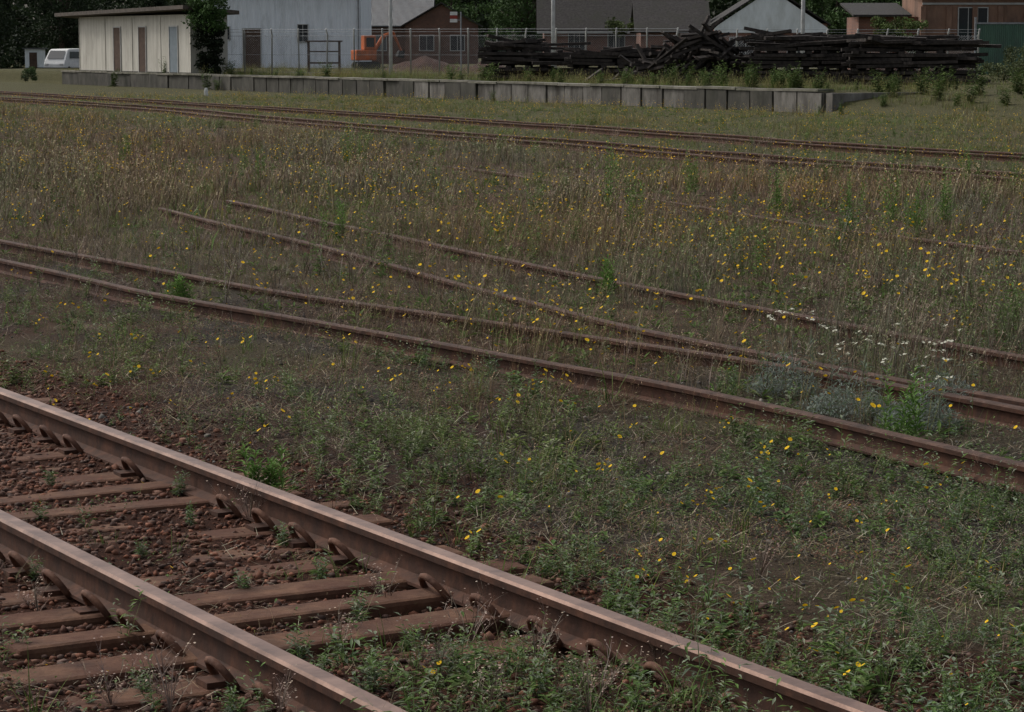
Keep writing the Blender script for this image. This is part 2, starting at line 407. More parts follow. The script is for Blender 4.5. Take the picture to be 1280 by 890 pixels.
def mat_clump(n, r, ls, cols):
    t = T()
    for i in range(n):
        a = R.random() * 6.28; q = r * math.sqrt(R.random())
        t.leaf((q * math.cos(a), q * math.sin(a), R.uniform(0, .025)), R.random() * 6.28, R.uniform(0, .9), ls * R.uniform(.5, 1.2), ls * .45, rc(cols, .3))
    return t.out()
def flower(h, nh, r, cols, hc=YEL, sp=.03):
    t = T()
    for i in range(nh):
        az = R.random() * 6.28; c = rc(cols); o = R.normal(0, sp, 2); p = t.strip((o[0], o[1], 0), az, h * R.uniform(.5, 1.1), .003, R.uniform(0, .35), R.uniform(-.1, .3), c, 3, .4)
        t.head(p, r * R.uniform(.5, 1.15), hc, np.array(hc) * (.75, .6, .6), tilt=.7)
    for i in range(5): t.leaf((0, 0, .005), R.random() * 6.28, R.uniform(.1, .8), h * .3, h * .06, rc(GRN))
    return t.out()
def twig(h, n, cols, W=.003):
    t = T()
    for i in range(n):
        az = R.random() * 6.28; c = rc(cols); ln = R.uniform(.1, .8); l = h * R.uniform(.5, 1.1)
        t.strip((0, 0, 0), az, l, W * 1.4, ln, .15, c, 3, .5)
        for k in range(6):
            f = R.uniform(.3, 1); p = np.array((math.cos(az) * math.sin(ln + .05) * l * f, math.sin(az) * math.sin(ln + .05) * l * f, l * f * math.cos(ln + .05)))
            e = t.strip(p, az + R.uniform(-1.8, 1.8), l * .3, W, R.uniform(.2, 1.1), .2, c, 2)
            t.head(e, W * 1.8, c * 1.3, n=4)
    return t.out()
def sample(n, y0, y1, power, ax=.47, bx=2.2):
    g = np.linspace(y0, y1, 400); wt = (ax * g + bx) * g ** (-power); cdf = np.cumsum(wt); cdf /= cdf[-1]
    y = np.interp(R.random(n), cdf, g); x = R.uniform(-1, 1, n) * (ax * y + bx); return x, y
def tints(x, y, s=3, seed=30, amt=.35):
    f = fbm(x, y, s, seed) - .5; q = R.normal(0, .17, len(x))
    return np.clip(np.stack([1 + amt * f + q, 1 + q, 1 - amt * f * .6 + q], 1), .4, 1.9)
VM = vegmat('dry_grass_blades', 0); VG = vegmat('green_foliage', .2)

# dry grass
x, y = sample(31000, 6.5, 62, .9)
n1 = N1f(x, y); rd = raildist(x, y); fd = segdist(farsegs, x, y); nz = fbm(x, y, 3.2, 40)
p = np.where(n1 < 4.4, .02, np.where(n1 < 6.7, .16, np.where(n1 < 8.2, .7, np.where(n1 < 10, .8, np.where(n1 < 23, .95, .6)))))
p = p * (.22 + .78 * sm(.36, .52, nz)) * (.45 + .55 * sm(.3, .5, fbm(x, y, 1.1, 41))); p = np.where(fd < .5, p * .12, p)
m = (R.random(len(x)) < p) & (rd > .06) & (.638 * x + .77 * y < 42.1); x, y, n1, fd = x[m], y[m], n1[m], fd[m]
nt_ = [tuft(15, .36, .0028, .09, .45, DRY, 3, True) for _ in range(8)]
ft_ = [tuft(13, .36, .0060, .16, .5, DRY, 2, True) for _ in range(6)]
s = R.lognormal(-.15, .33, len(x)) * np.where(n1 > 23, .55, 1) * np.where(n1 < 9.5, .75, 1) * np.where(n1 < 6.7, .6, 1) * (.35 + 1.0 * sm(.3, .7, fbm(x, y, 1.9, 44)))
s = np.clip(s, .2, 1.5) * np.where((fd < 1.6) & (n1 > 18), .6, 1)
tj = np.where(y < 17, R.integers(0, 8, len(x)), 8 + R.integers(0, 6, len(x)))
tn = tints(x, y, 3.0, 33, .7); tn[n1 > 23] *= (.98, 1.08, .75)
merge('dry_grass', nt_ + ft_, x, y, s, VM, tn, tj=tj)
# fine brown twiggy stems
x, y = sample(8000, 5.5, 34, .9); n1 = N1f(x, y); rd = raildist(x, y)
p = np.where(n1 < 4.4, 0.03, np.where(n1 < 7, .45, .8)) * (.2 + .8 * sm(.4, .6, fbm(x, y, 2.4, 60)))
m = (R.random(len(x)) < p) & (rd > .07) & (segdist(farsegs, x, y) > .5); x, y = x[m], y[m]
tw = [twig(.32, 6, [(.15, .10, .075), (.22, .155, .115), (.13, .09, .07), (.31, .25, .19)], .0024) for _ in range(7)]
merge('dry_weeds', tw, x, y, R.uniform(.4, 1.3, len(x)) * np.where(N1f(x, y) < 7, .6, 1), VM, tints(x, y))
# dead grass lying on the soil
x, y = sample(14000, 3.6, 26, 1.1); n1 = N1f(x, y); rd = raildist(x, y)
m = (R.random(len(x)) < np.where(n1 < 4.3, .12, .9) * (.3 + .7 * sm(.35, .6, fbm(x, y, 1.2, 140)))) & (rd > .04); x, y = x[m], y[m]
merge('dead_grass_litter', [litter(16, .09, .0026, [(.26, .205, .13), (.16, .11, .07), (.34, .285, .2), (.11, .075, .05)]) for _ in range(6)], x, y, R.uniform(.6, 1.4, len(x)), VM, tints(x, y))
# green grass
x, y = sample(27000, 3.4, 62, 1.1); n1 = N1f(x, y); rd = raildist(x, y); fd = segdist(farsegs, x, y); nz = fbm(x, y, 1.5, 70); sl_ = silt(x, y)
p = np.where(n1 < 4.25, .07, np.where(n1 < 4.9, .5, np.where(n1 < 7, .9, np.where(n1 < 22, .45, .9)))) * (.16 + .84 * sm(.38, .56, nz))
p *= np.where(n1 < 7, .45 + .55 * sm(-3.5, .5, x), 1); p = np.maximum(p, .5 * sl_); p = np.where(fd < .35, p * .25, p)
m = (R.random(len(x)) < p) & (rd > .045) & (.638 * x + .77 * y < 42.2); x, y, n1 = x[m], y[m], n1[m]
a = [tuft(16, .12, .0028, .06, .9, GRN, 3) for _ in range(4)] + [tuft(9, .20, .0042, .03, .7, GRN, 3) for _ in range(2)] + [tuft(10, .14, .0026, .07, 1.0, OLV + DRY[:2], 3) for _ in range(3)]
b2 = [tuft(12, .19, .009, .16, .7, OLV + GRN[:1], 2) for _ in range(5)]
tj = np.where(y < 15, R.integers(0, 9, len(x)), 9 + R.integers(0, 5, len(x)))
merge('green_grass', a + b2, x, y, np.clip(R.lognormal(-.15, .35, len(x)), .3, 1.7) * np.where(n1 > 23, .85, 1), VG, tints(x, y, 2, 73, .5), tj=tj)
# weeds
x, y = sample(19000, 3.4, 20, 1.2); n1 = N1f(x, y); rd = raildist(x, y); nz = fbm(x, y, 1.1, 80); sl_ = silt(x, y)
p = np.where(n1 < 4.2, .07, np.where(n1 < 7, .9, .35)) * (.10 + .90 * sm(.41, .56, nz))
p *= np.where(n1 < 7, .45 + .55 * sm(-3.5, .5, x), 1); p = np.maximum(p, .6 * sl_)
m = (R.random(len(x)) < p) & (rd > .06); x, y = x[m], y[m]
GG = [(.16, .195, .10), (.12, .18, .05), (.20, .22, .14), (.09, .15, .035)]
a = [leafy(.09, 9, .032, .009, GG, 4) for _ in range(4)] + [leafy(.15, 14, .036, .006, GG, 3) for _ in range(4)] + [leafy(.05, 7, .05, .016, GRN, 2) for _ in range(2)]
merge('broadleaf_weeds', a, x, y, np.clip(R.lognormal(-.2, .38, len(x)), .3, 1.8), VG, tints(x, y, 1.5, 83, .4))
# leafy green clumps in the long grass
x, y = sample(1500, 9, 40, .9); n1 = N1f(x, y); rd = raildist(x, y)
m = (R.random(len(x)) < .6 * sm(.5, .62, fbm(x, y, 2.2, 160))) & (rd > .2) & (n1 > 8.5) & (n1 < 36); x, y = x[m], y[m]
merge('leafy_green_weeds', [leafy(.36, 22, .075, .012, [(.10, .175, .04), (.13, .2, .06)], 5) for _ in range(5)], x, y, R.uniform(.5, 1.2, len(x)), VG, tints(x, y))
# creeping cover
x, y = sample(16000, 3.4, 17, 1.2); n1 = N1f(x, y); rd = raildist(x, y); nz = fbm(x, y, .9, 90)
p = np.where(n1 < 4.3, .1, .95) * (.12 + .88 * sm(.38, .55, nz)); p = np.maximum(p, .3 * silt(x, y))
m = (R.random(len(x)) < p) & (rd > .06); x, y = x[m], y[m]
a = [mat_clump(26, .09, .016, [(.13, .16, .06), (.10, .145, .042), (.18, .155, .095)]) for _ in range(3)] + \
    [mat_clump(26, .09, .015, [(.18, .09, .06), (.17, .12, .075), (.13, .085, .06)]) for _ in range(3)]
merge('creeping_ground_cover', a, x, y, R.uniform(.6, 1.4, len(x)), VG, tints(x, y, 1.5, 93, .4))
# yellow flowers
x, y = sample(22000, 3.8, 60, .75); n1 = N1f(x, y); rd = raildist(x, y); nz = fbm(x, y, 2.0, 95)
p = np.where(n1 < 4.1, .03, np.where(n1 < 7, .38, np.where(n1 < 11, .40, .85))) * (.18 + .82 * sm(.4, .6, nz))
m = (R.random(len(x)) < p) & (rd > .08) & (.638 * x + .77 * y < 42); x, y, n1 = x[m], y[m], n1[m]
a = [flower(.12, k, .0095, GRN) for k in (1, 1, 1, 2, 3)]; b3 = [flower(.36, k, .0120, OLV, YEL, .09) for k in (1, 1, 2, 3)]
tj = np.where(n1 < 7, R.integers(0, 5, len(x)), 5 + R.integers(0, 4, len(x)))
merge('yellow_flowers', a + b3, x, y, R.uniform(.6, 1.15, len(x)) * np.where(n1 > 23, .8, 1), VG, tj=tj)
# tall green weeds, one object each
def tallweed(h):
    t = T()
    for b in range(8):
        az = R.random() * 6.28; ln = R.uniform(0, .25); hh = h * R.uniform(.5, 1.1); c = rc([(.09, .15, .04)])
        o0 = R.normal(0, .05, 2)
        t.strip((o0[0], o0[1], 0), az, hh, .006, ln, .05, c * .8, 4)
        for i in range(38):
            f = (i + 3) / 41; p = (o0[0] + math.cos(az) * math.sin(ln) * hh * f, o0[1] + math.sin(az) * math.sin(ln) * hh * f, hh * f * math.cos(ln))
            t.leaf(p, i * 2.4, R.uniform(.2, 1.0), .075 * (1.15 - .6 * f), .012, rc([(.11, .21, .045), (.15, .25, .06)]))
    return t.out()
for (tx, ty, th) in [(-3.5, 26, .75), (1.45, 17.6, .85), (3.15, 20.5, .65), (4.65, 16.4, .65), (5.0, 15.8, .9), (6.2, 17.2, .75), (4.0, 18, .55), (-4.7, 22.6, .45), (-3.3, 11.8, .22),
                     (-1.42, 6.55, .22), (2.55, 7.4, .42), (3.25, 6.9, .33), (-2.3, 15.6, .45), (8.3, 22, .55), (-8.5, 26.5, .45), (13.5, 27.5, .75), (1.0, 12.1, .32), (1.7, 16.9, .65), (-3.1, 25, .65), (5.6, 16.4, .55)]:
    merge('tall_green_weed', [tallweed(th)], np.array([tx]), np.array([ty]), np.ones(1), VG)
# yarrow
def yarrow(n, h, sp):
    t = T()
    for i in range(n):
        az = R.random() * 6.28; q = sp * math.sqrt(R.random()); a2 = R.random() * 6.28; p0 = np.array((q * math.cos(a2), q * math.sin(a2), 0)); c = rc([(.16, .18, .13)])
        p = t.strip(p0, az, h * R.uniform(.65, 1.15), .004, R.uniform(0, .3), .1, c, 4, .5)
        for k in range(5):
            e = p + np.array([R.normal(0, .011), R.normal(0, .011), R.uniform(-.006, .006)]); t.head(e, .0078, (.62, .62, .52), (.5, .48, .34), 6, .5)
        for k in range(10):
            f = R.uniform(.05, .7); t.leaf(p0 + (p - p0) * f, R.random() * 6.28, R.uniform(0, .9), .06, .007, rc([(.20, .24, .19), (.16, .2, .14)]))
    for i in range(1300):
        a2 = R.random() * 6.28; q = sp * 1.15 * math.sqrt(R.random())
        t.leaf((q * math.cos(a2), q * math.sin(a2), R.uniform(0, h * .45) * (1.2 - q / sp / 1.3)), R.random() * 6.28, R.uniform(-.1, 1.2), .035, .006, rc([(.23, .27, .23), (.17, .205, .16), (.27, .31, .27)]))
    return t.out()
for (tx, ty, n, h, sp) in [(2.35, 8.0, 16, .42, .22), (2.75, 7.75, 13, .38, .19), (2.0, 8.5, 9, .46, .18), (3.1, 8.2, 7, .42, .18)]:
    merge('yarrow_plant', [yarrow(n, h, sp)], np.array([tx]), np.array([ty]), np.ones(1), VG)
for (tx, ty, h) in [(-1.45, 6.2, .22), (-.18, 4.85, .22), (-1.35, 4.25, .22), (-.6, 5.2, .17), (1.2, 5.35, .16), (.35, 4.3, .16), (-2.2, 5.1, .13), (-.3, 4.4, .18), (-.9, 4.15, .15), (-.1, 4.15, .2), (.6, 4.5, .15), (-.75, 4.75, .17), (-1.6, 4.3, .16), (.1, 4.6, .18), (.3, 4.15, .18)]:
    merge('dry_branching_weed', [twig(h, 14, [(.22, .165, .13), (.28, .215, .17), (.14, .10, .08)], .0022)], np.array([tx]), np.array([ty]), np.ones(1), VM)
for (tx, ty) in [(-1.2, 5.85), (-1.95, 6.6), (-.95, 5.45), (-2.35, 5.45), (-.9, 4.6), (-2.75, 6.75), (-1.0, 6.0), (-1.9, 5.7), (-.25, 4.5), (.1, 4.3), (-.45, 4.75), (-1.5, 4.4), (-2.6, 6.2), (-1.6, 6.9), (-.55, 4.3), (-.7, 5.0), (-1.1, 4.2), (-2.4, 7.2), (-1.75, 6.1), (-2.0, 5.3), (-1.3, 5.3)]:
    merge('track_weed', [leafy(.13, 18, .04, .007, [(.20, .24, .16), (.11, .18, .05)], 8)], np.array([tx]), np.array([ty]), np.ones(1) * R.uniform(.6, 1.1), VG)

# ------------------------------------------------------------------ stones
def stone():
    import bmesh
    bm = bmesh.new(); bmesh.ops.create_icosphere(bm, subdivisions=1, radius=1)
    V = np.array([v.co[:] for v in bm.verts]); F = np.array([[v.index for v in f.verts] for f in bm.faces]); bm.free()
    V = V * R.uniform(.45, 1.3, (len(V), 1)) * np.array([1, R.uniform(.55, 1), R.uniform(.4, .8)]); return V, F, np.ones_like(V) * R.uniform(.7, 1.3, (len(V), 1))
ST = [stone() for _ in range(14)]
SMm = vegmat('ballast_stone', 0.0)
n = 60000; uu = R.uniform(-1, 22, n); nn = R.uniform(1.2, 5.0, n)
xw = -DX * uu + DY * nn; yw = DY * uu + DX * nn; x = xw / KA; y = (yw - K0) / KB; n1 = N1f(x, y)
k = (y > 2.5) & (R.random(n) < 1 - sm(4.0, 4.9, n1)) & (raildist(x, y) > .05) & (R.random(n) < np.clip(9 / np.maximum(y, 1), 0, 1)); x, y = x[k], y[k]
base = np.array([(.11, .042, .024), (.15, .062, .036), (.06, .027, .018), (.14, .072, .048), (.09, .055, .042)])[R.integers(0, 5, len(x))]
merge('track_ballast', ST, x, y, R.uniform(.006, .022, len(x)) * np.where(R.random(len(x)) < .05, 1.4, 1), SMm, base * R.uniform(.5, 1.3, (len(x), 1)), zoff=.004)
x, y = sample(24000, 3.8, 13, 1.2); n1 = N1f(x, y); q = (n1 > 4.0) & (n1 < 9) & (R.random(len(x)) < .2 + .8 * sm(.40, .56, fbm(x, y, 1.8, 11))); x, y = x[q], y[q]
base = np.array([(.06, .053, .046), (.10, .088, .075), (.18, .162, .138), (.09, .052, .036), (.04, .035, .032)])[R.integers(0, 5, len(x))]
merge('gravel', ST, x, y, R.uniform(.004, .013, len(x)) * np.where(R.random(len(x)) < .03, 2.2, 1), SMm, base * R.uniform(.6, 1.3, (len(x), 1)), zoff=.002)

# ------------------------------------------------------------------ platform
def un(u, n, z=0): return (.77 * u + .638 * n, -.638 * u + .77 * n, z)
conc = pm('platform_concrete', (.12, .112, .10), (.25, .235, .21), 3, .9, .3, 0, (1, 1, .5), (.05, .045, .038), .8, dlo=.4, dhi=.62)
conc_d = pm('platform_concrete_mossy', (.04, .038, .033), (.10, .093, .078), 3, .9, .3, 0, (1, 1, .5), (.025, .026, .018), .8)
PW = 43.19
pe = empty('railway_platform', (.865 * PW, .5015 * PW, 0), math.atan2(-.865, .5015))
UL, UR = -117.5, -57.25
u = UL; mbl = MB(); mbd = MB()
while u < UR:
    wd = 1.15 if u > -100 else 2.2
    wd = min(wd, UR - u)
    tgt = mbl if (u > -84 and R.random() < .7) or R.random() < .08 else mbd
    tgt.box((u + wd / 2, .13 + R.normal(0, .02), .2), (wd - R.uniform(.04, .12), .24, .76 + R.normal(0, .015)), (R.normal(0, .02), R.normal(0, .008), 0))
    u += wd
mbl.build('wall_panels', conc, pe); mbd.build('wall_panels_stained', conc_d, pe)
box('wall_core', (UL, .2, -.3), (UR - .05, .42, .575), conc_d, pe)
mbk = MB(); u = UL
while u < UR - .5:
    mbk.box((u + 1.0, .25 + R.normal(0, .015), .62 + R.normal(0, .01)), (1.97, .56, .07), (R.normal(0, .01), R.normal(0, .004), R.normal(0, .006))); u += 2
mbk.build('coping', pm('coping_stone', (.12, .112, .09), (.23, .215, .18), 4, .9, .4, 0, (1, 1, 1), (.06, .065, .035), 1.0), pe)
box('end_return_wall', (UR + .003, .05, -.3), (UR + .3, 3.5, .56), conc, pe)
# platform plants
uu = R.uniform(-73, -12, 7500); nn = WN + .3 + R.gamma(1.2, 4.0, 7500)
x = .77 * uu + .638 * nn; y = -.638 * uu + .77 * nn; k = (nn < 66) & (R.random(7500) < .25 + .75 * sm(.4, .6, fbm(x, y, 3, 120)))
x, y = x[k], y[k]
merge('platform_grass', ft_ + b2, x, y, R.uniform(.4, 1.4, len(x)), VG, tints(x, y) * (.8, .95, .65))
bl = [leafy(.6, 26, .15, .03, [(.09, .14, .04), (.12, .175, .055)], 7) for _ in range(6)]
px = [un(a, WN + b_) for a, b_ in [(-57, -.3), (-56.2, -.2), (-50, .6), (-44, .7), (-31, 1), (-29, 1.2), (-25.5, .8), (-25, 1), (-22.5, .8), (-22, 1.3), (-21.5, .9), (-20.7, .6), (-24, 1.4), (-18, .5), (-16.5, 2), (-14, 1.5), (-12, 3), (-10.5, 3.5), (-28, .7), (-33, .8), (-66, -.5), (-36, -.25), (-20, -.4), (-19, -.8), (-17, 5), (-15, 6), (-9, 4), (-7.5, 3.5),
     (-23.5, .7), (-26.5, .9), (-21, 1.6), (-22.8, 1.9), (-19.5, 1.5), (-18.6, 2.4), (-17.5, 3), (-15.5, 3.2), (-13.5, 4), (-11.5, 5), (-8.5, 5), (-27, 2), (-30, 2), (-35, 1), (-62, .4), (-48, .5)] +
     [(R.uniform(-30, -18), R.uniform(.6, 4)) for _ in range(22)] + [(R.uniform(-18, -6), R.uniform(1, 7)) for _ in range(26)] + [(R.uniform(-60, -32), R.uniform(.5, 1.5)) for _ in range(10)]]
x = np.array([p[0] for p in px]); y = np.array([p[1] for p in px])
merge('platform_bushes', bl, x, y, R.uniform(.5, 1.5, len(x)), VG, np.ones((len(x), 3)) * R.uniform(.6, 1.1, (len(x), 1)))

# ------------------------------------------------------------------ sleeper stacks
sm_dark = pm('old_sleeper_timber', (.013, .011, .010), (.05, .041, .035), 7, .9, .6, 0, (1, 1, 1), (.13, .108, .095), 2.5, dlo=.54, dhi=.8)
def stack(x, y, rz, length, depth, layers, ragged=.2):
    e = empty('railway_sleeper_stack', (*W(x, y), gz(x, y)), rz); mb = MB(); z = .05
    for l in range(layers):
        hh = .10
        if l % 5 == 4:
            xx = -length / 2
            while xx < length / 2:
                mb.box((xx + .12, R.normal(0, .1), z), (.2, depth + R.normal(0, .15), hh), (R.normal(0, .02), R.normal(0, .02), R.normal(0, .08))); xx += R.uniform(.24, .7)
        else:
            yy = -depth / 2
            while yy < depth / 2:
                xx = -length / 2 + R.normal(0, ragged)
                while xx < length / 2 - .6:
                    ll = R.uniform(1.3, 2.4)
                    if l < layers - 3 or R.random() < .55:
                        mb.box((xx + ll / 2, yy + R.normal(0, .05), z + R.normal(0, .018)), (ll, .2, hh), (R.normal(0, .08), R.normal(0, .03), R.normal(0, .07)))
                    xx += ll + R.uniform(0, .2)
                yy += .24
        z += hh + .012
    for i in range(int(length * 4)):
        mb.box((R.uniform(-length / 2.1, length / 2.1), R.uniform(-depth / 2, depth / 2), z + R.uniform(-.2, .06)), (R.uniform(.8, 2.0), .18, .1), (R.normal(0, .15), R.normal(0, .13), R.normal(0, .5)))
    mb.build('sleepers', sm_dark, e); return e
stack(.55, 60, -.05, 2.5, 1.6, 12)
stack(4.6, 58.5, -.1, 2.5, 1.6, 9)
stack(13.4, 55.5, -.05, 3.7, 1.8, 14)
stack(17.2, 54.5, -.12, 3.2, 1.8, 13)
e = empty('sleeper_pile', (*W(8.7, 56), gz(8.7, 56))); mb = MB()
for i in range(200):
    xx = R.normal(0, 1.25); yy = R.uniform(-1.2, 1.2); top = max(.15, 1.7 - abs(xx + .2) * .7); z = R.random() ** .8 * top
    mb.box((xx, yy, z + .05), (R.uniform(.8, 1.9), R.uniform(.1, .18), R.uniform(.06, .11)), (R.normal(0, .3), R.normal(0, .38), R.normal(0, .8)))
for (xx, z, a) in [(0, 1.6, -.7), (.4, 1.5, .65), (-.4, 1.4, -.35), (-.2, 1.5, -1.1), (1.0, 1.1, .5), (-1.4, .6, -.55)]:
    mb.box((xx, -.6, z), (1.7, .14, .09), (0, a, R.normal(0, .3)))
mb.build('loose_sleepers', sm_dark, e)

# ------------------------------------------------------------------ buildings
cream = corrmat('cream_wall_sheet', (.36, .34, .29), (.50, .48, .42), (.22, .20, .17), .25, .8, .25)
white = corrmat('white_wall_sheet', (.58, .62, .66), (.74, .78, .82), (.38, .40, .41), .12, .7, .6)
darkroof = pm('roof_tile_dark', (.018, .016, .016), (.05, .045, .042), 6, .85, .6, 0, (1, 1, 1), (.03, .03, .022), .8)
greyroof = corrmat('roof_sheet_grey', (.05, .053, .058), (.085, .09, .095), (.05, .038, .03), .1)
brickA = brickmat('brown_brick', (.14, .06, .036), (.10, .046, .03), (.13, .11, .09), (.06, .034, .024))
brickB = brickmat('red_brick', (.20, .078, .045), (.15, .06, .036), (.16, .13, .11), (.08, .04, .028))
plaster = pm('white_plaster', (.62, .66, .66), (.74, .78, .78), 2, .9, .1, 0, (1, 1, .4), (.48, .5, .47), .7)
terra = pm('terracotta_plaster', (.18, .10, .068), (.25, .15, .105), 2.5, .9, .2, 0, (1, 1, .3), (.09, .058, .044), .6)
glass, nt, b = newmat('window_glass'); b.inputs['Base Color'].default_value = (.02, .024, .028, 1); b.inputs['Roughness'].default_value = .12
woodd = pm('door_brown_wood', (.05, .03, .022), (.09, .058, .04), 4, .8, .3)
bluedoor = pm('door_grey_blue', (.13, .16, .18), (.18, .21, .23), 3, .7, .2)
trim = pm('painted_trim', (.3, .3, .29), (.4, .4, .38), 3, .7, .1)
steel = pm('galvanised_steel', (.17, .18, .19), (.26, .27, .28), 6, .5, .1, .4)
def gable(name, w0, w1, d0, d1, ze, zr, mat, parent, along='x', oh=.4, th=.12):
    if along == 'x':
        ym = (d0 + d1) / 2; pr = [(d0 - oh, ze - oh * (zr - ze) / (ym - d0)), (ym, zr), (d1 + oh, ze - oh * (zr - ze) / (ym - d0))]
        V = [(x_, a, b_ + t) for x_ in (w0 - oh, w1 + oh) for t in (0, th) for a, b_ in pr]
    else:
        xm = (w0 + w1) / 2; pr = [(w0 - oh, ze - oh * (zr - ze) / (xm - w0)), (xm, zr), (w1 + oh, ze - oh * (zr - ze) / (xm - w0))]
        V = [(a, y_, b_ + t) for y_ in (d0 - oh, d1 + oh) for t in (0, th) for a, b_ in pr]
    F = [(0, 1, 7, 6), (1, 2, 8, 7), (3, 9, 10, 4), (4, 10, 11, 5), (0, 3, 4, 1), (1, 4, 5, 2), (6, 7, 10, 9), (7, 8, 11, 10), (0, 6, 9, 3), (2, 5, 11, 8)]
    return mk(name, V, F, mat, parent)
def gwall(name, w0, w1, y0, y1, z0, zr, mat, parent):
    V = [(w0, y0, z0), (w1, y0, z0), ((w0 + w1) / 2, y0, zr), (w0, y1, z0), (w1, y1, z0), ((w0 + w1) / 2, y1, zr)]
    return mk(name, V, [(0, 1, 2), (5, 4, 3), (0, 3, 4, 1), (1, 4, 5, 2), (2, 5, 3, 0)], mat, parent)
def window(parent, x0, x1, z0, z1, nm='window', fr=trim, bars=1, y=0):
    t = .06
    box(nm + '_glass', (x0, y - .015, z0), (x1, y + .05, z1), glass, parent)
    mb = MB()
    mb.add(boxv((x0 - t, y - .07, z0 - t), (x0, y - .002, z1 + t)), BF); mb.add(boxv((x1, y - .07, z0 - t), (x1 + t, y - .002, z1 + t)), BF)
    mb.add(boxv((x0, y - .066, z1), (x1, y - .003, z1 + t)), BF); mb.add(boxv((x0, y - .1, z0 - t), (x1, y - .003, z0)), BF)
    for i in range(bars):
        xm = x0 + (x1 - x0) * (i + 1) / (bars + 1); mb.add(boxv((xm - .02, y - .045, z0), (xm + .02, y - .018, z1)), BF)
    mb.build(nm + '_frame', fr, parent)
def door(parent, x0, x1, z1, m, nm='door'):
    box(nm, (x0, -.03, .02), (x1, .05, z1), m, parent)
    mb = MB(); t = .07
    mb.add(boxv((x0 - t, -.06, 0), (x0 - .002, -.003, z1 + t)), BF); mb.add(boxv((x1 + .002, -.06, 0), (x1 + t, -.003, z1 + t)), BF); mb.add(boxv((x0, -.058, z1 + .002), (x1, -.004, z1 + t)), BF)
    mb.build(nm + '_frame', trim, parent)
# shed
L = 18.0
e = empty('platform_shed', (-20.5, 122.3, .6), math.atan2(-11.6, 6.7), KA)
box('walls', (0, 0, -.1), (L, 2.3, 3.45), cream, e)
mk('roof', [(-2.6, -.7, 3.5), (L + .6, -.7, 3.75), (L + .6, 2.8, 3.45), (-2.6, 2.8, 3.25), (-2.6, -.7, 3.72), (L + .6, -.7, 3.97), (L + .6, 2.8, 3.67), (-2.6, 2.8, 3.47)], BF, pm('shed_roof_board', (.055, .045, .038), (.11, .09, .075), 3, .8, .3), e)
for (a, b_, m_) in [(6.0, 7.1, woodd), (10.1, 11.2, woodd), (14.9, 16.1, bluedoor)]: door(e, a, b_, 2.75, m_)
box('plinth', (-.05, -.05, -.12), (L + .05, -.004, .12), conc_d, e)
mb = MB()
for i in (0, 4.5, 9, 13.5, 18): mb.box((i, -.02, 1.75), (.06, .03, 3.2))
mb.build('wall_battens', cream, e)
# white warehouse
e = B('white_warehouse', -22.6, 90, .8)
W_ = 11.6
box('walls', (0, 0, -.3), (W_, 14, 6.0), white, e)
gable('roof', 0, W_, 0, 14, 6.0, 8.2, greyroof, e, 'x')
window(e, 7.0, 7.7, 1.95, 3.15, bars=1); door(e, 3.0, 4.25, 2.85, woodd, 'loading_door'); window(e, 1.0, 2.0, 2.1, 3.0)
box('eave_gutter', (-.4, -.55, 5.6), (W_ + .4, -.42, 5.72), trim, e)
box('downpipe', (W_ - .25, -.12, 0), (W_ - .15, -.02, 5.6), steel, e)
# brick house
e = B('brick_house', -13.6, 110, .8)
box('walls', (0, 0, -.3), (6.2, 9, 3.5), brickA, e); gable('roof', 0, 6.2, 0, 9, 3.5, 6.2, greyroof, e, 'x')
box('wing_walls', (4.2, -3, -.3), (10.6, -.003, 3.4), brickA, e); gwall('wing_gable', 4.2, 10.6, -3, -2.7, 3.402, 5.2, brickA, e)
gable('wing_roof', 4.2, 10.6, -3, 4, 3.45, 5.3, darkroof, e, 'y', .35)
window(e, 1.0, 2.4, 1.2, 2.5, bars=2); window(e, 5.5, 6.7, 1.2, 2.5, 'window', bars=1, y=-3); window(e, 8.2, 9.4, 1.2, 2.5, 'window', bars=1, y=-3)
box('chimney', (2.5, 4.2, 5.2), (3.2, 4.9, 7), brickA, e)
# dark-roofed house
e = B('dark_roof_house', 2.6, 100, .8)
box('walls', (0, 0, -.3), (12.6, 9, 3.2), brickB, e); gable('roof', 0, 12.6, 0, 9, 3.2, 6.6, darkroof, e, 'x', .6)
for a in (2.0, 5.2, 8.4, 10.8): window(e, a, a + 1.3, 1.3, 2.6, bars=2)
box('fascia', (-.6, -.66, 2.6), (13.2, -.6, 2.78), trim, e)
# gable house
e = B('white_gable_house', 15.4, 94, .8)
box('walls', (0, 0, -.3), (8.6, 9, 3.3), brickB, e); gwall('gable_wall', 0, 8.6, -.06, .3, 3.0, 5.85, plaster, e)
box('gable_band', (0, -.06, 2.6), (8.6, -.003, 2.998), plaster, e)
gable('roof', 0, 8.6, 0, 9, 3.3, 6.0, darkroof, e, 'y', .25)
box('side_wing', (-5.5, 2, -.3), (-.003, 9, 2.9), brickB, e); gable('wing_roof', -5.5, -.55, 2, 9, 2.9, 5.0, darkroof, e, 'x', .5)
for a in (1.2, 5.6): window(e, a, a + 1.8, 1.0, 2.2, bars=2)
